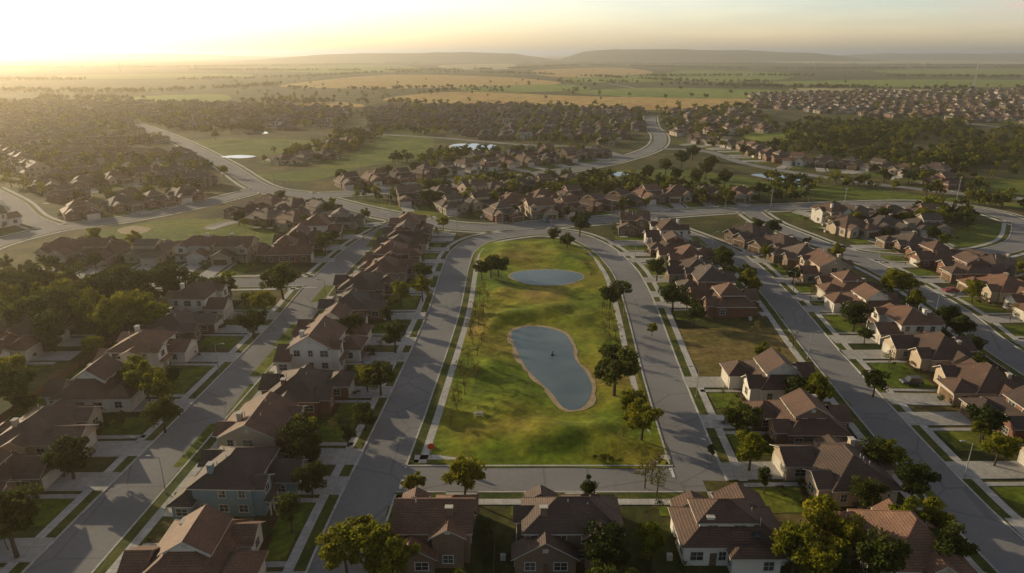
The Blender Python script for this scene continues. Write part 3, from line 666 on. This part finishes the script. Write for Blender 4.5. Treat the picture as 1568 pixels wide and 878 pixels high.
for L, w, s_ in [([(430, 137), (560, 139), (700, 136), (880, 141)], 24, 9), ([(560, 150), (640, 147), (700, 140), (760, 143)], 14, 10), ([(600, 160), (800, 165), (1000, 172), (1150, 166)], 24, 10),
             ([(380, 122), (480, 118), (600, 112), (780, 113), (960, 121), (1060, 126), (1200, 127)], 50, 14), ([(820, 129), (930, 127), (1100, 133), (1250, 136), (1600, 138)], 28, 11),
             ([(0, 140), (200, 142), (420, 132)], 90, 12), ([(-100, 122), (200, 124), (420, 120)], 120, 16), ([(300, 108), (700, 108), (900, 101), (1200, 106), (1600, 103)], 120, 18), ([(1000, 118), (1180, 117), (1568, 119)], 60, 13), ([(1100, 133), (1400, 137), (1650, 136)], 40, 10),
             ([(-100, 105), (300, 103), (640, 97)], 200, 26), ([(0, 150), (190, 155), (420, 158), (560, 160)], 60, 11), ([(800, 97), (1200, 99), (1650, 101)], 160, 26)]:
    belt(L, w, s_)
print('far trees', len(fpts), 'far houses', len(hp))
scatter('distant_trees', fpts, far); scatter('distant_houses', hp, fh)
# ------------------------------------------------------------------ hills on the horizon
M['hill'] = surf('hill_woodland', [(.02, .03, .014), (.04, .05, .02)], .01, .05)
def ridge(px0, px1, dist, peak, prof, seed, depth=1600):
    b = MB(); n = 60; rows = 7; vs = []
    for i in range(n+1):
        t = i/n; px = px0+(px1-px0)*t; hh = float(np.interp(t, [a for a, _ in prof], [b_ for _, b_ in prof]))*peak
        hh *= 1+.06*mn.noise(Vector((i*.35, seed, 0))); x = (px-784)/F*dist
        for j in range(rows):
            u = j/(rows-1); z = math.sin(u*math.pi)**.8 if 0 < u < 1 else 0
            vs.append((x, dist-depth/2+depth*u, hh*z+(mn.noise(Vector((x*.002, u*3, seed)))*hh*.10 if 0 < u < 1 else -1)))
    fs = [(i*rows+j, i*rows+j+1, (i+1)*rows+j+1, (i+1)*rows+j) for i in range(n) for j in range(rows-1)]
    b.add(vs, fs); obj('hill', b.mesh('hill', [M['hill']]))
ridge(850, 1300, 7500, 108, [(0, 0), (.08, .75), (.18, .98), (.35, 1), (.6, .9), (.8, .72), (1, 0)], 1)
ridge(400, 860, 7000, 78, [(0, 0), (.25, .8), (.45, .95), (.7, 1), (.85, .8), (1, 0)], 2)
ridge(1150, 2000, 9500, 74, [(0, 0), (.2, .9), (.6, 1), (1, .8)], 3)
ridge(-600, 500, 11000, 70, [(0, .8), (.5, 1), (.8, .9), (1, 0)], 4)
# ------------------------------------------------------------------ street furniture
def street_lamp(x, y, rz, h=8):
    b = MB(); b.tube((0, 0, 0), (0, 0, .5), .16, .13, 8); b.tube((0, 0, .5), (0, 0, h), .09, .05, 8)
    b.tube((0, 0, h-.1), (1.6, 0, h+.25), .05, .04, 6); b.box(1.4, 2.2, -.16, .16, h+.15, h+.3)
    obj('street_lamp', b.mesh('street_lamp', [M['metal']]), (x, y, .1), rz)
for ri, stp in ((0, 22), (1, 24), (3, 24), (6, 26), (7, 26), (4, 24)):
    L, NN, hw, _ = RL[ri]
    for i in range(12, len(L), stp):
        sg = 1 if (i//stp) % 2 else -1; p = L[i]+NN[i]*sg*(hw+1.1)
        if road_dist(p.x, p.y, ri) > 1.5 and p.y > 60: street_lamp(p.x, p.y, math.atan2(-NN[i].y*sg, -NN[i].x*sg), 7.0)
def utility_pole(x, y, h=12, nm='utility_pole'):
    b = MB(); b.tube((0, 0, 0), (0, 0, h), .16, .1, 8); b.box(-1.2, 1.2, -.08, .08, h-1, h-.8)
    for a in (-1, 0, 1): b.tube((a, 0, h-.8), (a, 0, h-.55), .05, .05, 5)
    obj(nm, b.mesh(nm, [M['metal']]), (x, y, 0), .4)
for px, py, hh in ((1462, 318, 15), (1292, 318, 10), (552, 262, 12), (700, 352, 8), (437, 300, 8), (598, 325, 9), (1180, 318, 9)):
    x, y = g(px, py); utility_pole(x, y, hh)
b = MB(); b.tube((0, 0, 0), (0, 0, 2.5), .04, .04, 6, 1)
b.tube((0, -.05, 2.9), (0, -.02, 2.9), .65, .65, 8, 0); b.tube((0, -.02, 2.9), (0, 0, 2.9), .70, .70, 8, 2)
x, y = g(661, 706); obj('stop_sign', b.mesh('stop_sign', [M['red'], M['metal'], M['trim']]), (x, y, .1), .1)
b = MB()
for i in range(4): b.box(-1.0, 1.0, -.4+i*.21, -.22+i*.21, .75, .80)
for a in (-.8, .8): b.box(a-.05, a+.05, -.35, .35, 0, .75)
for s_ in (-1, 1):
    b.box(-1, 1, s_*.75-.13, s_*.75+.13, .42, .47); b.box(-.75, -.65, s_*.75-.05, s_*.75+.05, 0, .42); b.box(.65, .75, s_*.75-.05, s_*.75+.05, 0, .42)
x, y = g(733, 641); obj('picnic_table', b.mesh('picnic_table', [M['trim']]), (x, y, park_h(x, y)), .25, .95)
b = MB(); b.tube((0, 0, 0), (0, 0, .25), .5, .4, 12); b.tube((0, 0, .25), (0, 0, .9), .12, .08, 8); b.tube((0, 0, .9), (0, 0, 1.0), .25, .15, 8)
x, y = g(846, 545); obj('pond_fountain', b.mesh('pond_fountain', [M['dark']]), (x, y, .19))
def tower(px, dist, h):
    b = MB(); w = 2.2
    n = 8
    for i in range(n):
        z0_, z1_ = h*i/n, h*(i+1)/n; a0, a1 = w*(1-i/n*.75), w*(1-(i+1)/n*.75)
        cs = [(-1, -1), (1, -1), (1, 1), (-1, 1)]
        for k in range(4):
            c, d = cs[k], cs[(k+1) % 4]
            b.tube((c[0]*a0, c[1]*a0, z0_), (c[0]*a1, c[1]*a1, z1_), .22, .22, 4)
            b.tube((c[0]*a0, c[1]*a0, z0_), (d[0]*a1, d[1]*a1, z1_), .13, .13, 4)
            b.tube((c[0]*a1, c[1]*a1, z1_), (d[0]*a1, d[1]*a1, z1_), .12, .12, 4)
    b.tube((0, 0, h), (0, 0, h*1.2), .2, .08, 5)
    obj('radio_tower', b.mesh('radio_tower', [M['metal']]), ((px-784)/F*dist, dist, 0))
tower(1463, 1500, 48)
tower(212, 2600, 42)
carpaints = [surf('car_paint', [c, tuple(k*1.15 for k in c)], 1, 4, .3, spec=.6) for c in ((.03, .08, .14), (.4, .4, .4), (.05, .05, .055), (.28, .03, .02), (.55, .54, .5))]
def car_mesh(cm, suv):
    b = MB(); h1 = .95 if suv else .82; h2 = 1.75 if suv else 1.42
    prof = [(-2.25, .35), (-2.3, .62), (-2.15, h1-.08), (-1.1, h1), (-.35 if not suv else -.55, h2-.02), (1.1 if not suv else 1.75, h2), (1.85 if not suv else 2.15, h1+.04), (2.25, h1-.03), (2.28, .4)]
    n = len(prof); vs = []
    for (x, z) in prof:
        ins = .16 if z > h1+.2 else (.02 if z < .5 else 0)
        vs += [(x, -.9+ins, z), (x, .9-ins, z)]
    fs = [(2*i, 2*i+1, 2*((i+1) % n)+1, 2*((i+1) % n)) for i in range(n)]+[tuple(2*i for i in range(n))[::-1], tuple(2*i+1 for i in range(n))]
    b.add(vs, fs, 0)
    A, B, C, D = prof[3], prof[4], prof[5], prof[6]
    L = lambda p, q, t: (p[0]+(q[0]-p[0])*t, p[1]+(q[1]-p[1])*t)
    for p, q, e in ((A, B, -.02), (D, C, .02)):
        a, c = L(p, q, .12), L(p, q, .9)
        b.add([(a[0]+e, -.74, a[1]+.015), (a[0]+e, .74, a[1]+.015), (c[0]+e, .68, c[1]+.015), (c[0]+e, -.68, c[1]+.015)], [(0, 1, 2, 3)], 1)
    for s_ in (-1, 1):
        b.add([(A[0]+.35, s_*.905, h1+.06), (D[0]-.3, s_*.905, h1+.06), (C[0]-.1, s_*.765, h2-.1), (B[0]+.12, s_*.765, h2-.1)], [(0, 1, 2, 3)], 1)
        for x in (-1.4, 1.4):
            b.tube((x, s_*.72, .34), (x, s_*.93, .34), .34, .34, 14, 2); b.tube((x, s_*.93, .34), (x, s_*.94, .34), .2, .2, 10, 3)
        b.box(-2.33, -2.26, s_*.65-.18, s_*.65+.18, .58, .72, 3); b.box(2.26, 2.31, s_*.68-.15, s_*.68+.15, .62, .78, 4)
    return b.mesh('parked_car', [cm, M['glass'], M['dark'], M['metal'], M['red']])
CM = [car_mesh(c, i % 2 == 0) for i, c in enumerate(carpaints)]
cn = 0
for (x, y, rz) in HOUSES[::11]:
    if 90 < y < 320:
        f = local(x, y, rz); px, py = f(0, -12.2)
        px, py = f(-3.5, -12.2) if road_dist(*f(-3.5, -12.2)) > 1 else (px, py)
        obj('parked_car', CM[cn % 5], (px, py, .14), rz+math.pi/2); cn += 1
x, y = g(372, 868); obj('parked_car', CM[0], (x, y, .05), .1)
def fence(x0, y0, x1, y1):
    b = MB(); d = Vector((x1-x0, y1-y0)); L = d.length; n = max(1, int(L/2.4))
    for i in range(n+1): b.box(i*L/n-.06, i*L/n+.06, -.06, .06, 0, 1.95)
    for i in range(n):
        for k in range(8):
            a = i*L/n+.07+k*(L/n-.14)/8; b.box(a, a+(L/n-.14)/8-.02, .02, .045, .05, 1.8+.03*(k % 2))
        b.box(i*L/n+.06, (i+1)*L/n-.06, -.04, .018, .4, .48); b.box(i*L/n+.06, (i+1)*L/n-.06, -.04, .018, 1.4, 1.48)
    obj('wooden_fence', b.mesh('wooden_fence', [M['wood']]), (x0, y0, 0), math.atan2(d.y, d.x))
for a in [(-2.6, 70, -2.6, 86), (20.0, 70, 20.0, 86), (-20, 68, -20, 84), (-102, 90, -102, 192), (112.5, 90, 112.5, 240), (44.5, 70, 44.5, 88)]:
    fence(*a)
# ------------------------------------------------------------------ haze, sky, sun
b = MB(); b.box(-46000, 46000, -4000, 46000, -5, 130); vm = bpy.data.materials.new('haze'); vm.use_nodes = True; nt = vm.node_tree
nt.nodes.remove(nt.nodes['Principled BSDF']); vs_ = nt.nodes.new('ShaderNodeVolumeScatter'); vs_.inputs['Color'].default_value = (1, .88, .68, 1)
vs_.inputs['Density'].default_value = .00019; vs_.inputs['Anisotropy'].default_value = .66
nt.links.new(vs_.outputs[0], nt.nodes['Material Output'].inputs['Volume'])
try:
    vm.cycles.homogeneous_volume = True
except Exception: pass
try:
    vm.cycles.volume_sampling = 'DISTANCE'
except Exception: pass
obj('atmosphere_haze', b.mesh('atmosphere_haze', [vm]))
AZ, EL = math.radians(-57), math.radians(14.5)
w = bpy.data.worlds.new("World"); S.world = w; w.use_nodes = True; nt = w.node_tree; bg = nt.nodes['Background']
sk = nt.nodes.new('ShaderNodeTexSky'); sk.sky_type = 'NISHITA'; sk.sun_disc = False; sk.sun_elevation = EL; sk.sun_rotation = AZ
sk.dust_density = 1.3; sk.air_density = 1.0; sk.altitude = 100
n = noise(nt, 2.2, 6, 'Generated', (1, 1, 11)); k = ramp(nt, n, [(.42, (1, 1, 1)), (.72, (1.30, 1.20, 1.12))])
c = mix(nt, sk.outputs[0], k, 1, 'MULTIPLY')
tc = N(nt, 'ShaderNodeTexCoord'); sx = N(nt, 'ShaderNodeSeparateXYZ'); nt.links.new(tc.outputs['Generated'], sx.inputs[0])
# thin bright haze low over the horizon
c = mix(nt, c, ramp(nt, sx.outputs[2], [(0, (2.7, 2.5, 2.65)), (.05, (2.4, 2.35, 2.6)), (.09, (2.2, 2.2, 2.4)), (.26, (1, .98, .92))]), 1, 'MULTIPLY')
def mr(sock, a, b_):
    m = N(nt, 'ShaderNodeMapRange'); nt.links.new(sock, m.inputs[0]); m.inputs[1].default_value = a; m.inputs[2].default_value = b_; return m.outputs[0]
def mul(a, b_):
    m = N(nt, 'ShaderNodeMath', operation='MULTIPLY'); nt.links.new(a, m.inputs[0])
    if isinstance(b_, float): m.inputs[1].default_value = b_
    else: nt.links.new(b_, m.inputs[1])
    return m.outputs[0]
cn_ = noise(nt, 11, 8, 'Generated', (1, 1, 2.4))
cf = mul(mul(mul(mr(cn_, .42, .54), mr(sx.outputs[0], .49, .57)), mr(sx.outputs[2], .025, .05)), .8)
c = mix(nt, c, (9.6, 7.4, 6.2), cf)
nt.links.new(c, bg.inputs[0]); bg.inputs[1].default_value = .088
sl = bpy.data.lights.new('sun', 'SUN'); sl.energy = 5.0; sl.angle = math.radians(.5); sl.color = (1, .80, .50)
so = bpy.data.objects.new('sun', sl); COL.objects.link(so)
D = Vector((math.sin(AZ)*math.cos(EL), math.cos(AZ)*math.cos(EL), math.sin(EL))); so.rotation_euler = D.to_track_quat('Z', 'Y').to_euler(); so.location = (-200, 100, 200)
S.view_settings.view_transform = 'Standard'; S.view_settings.look = 'None'; S.view_settings.exposure = 0; S.view_settings.gamma = 1
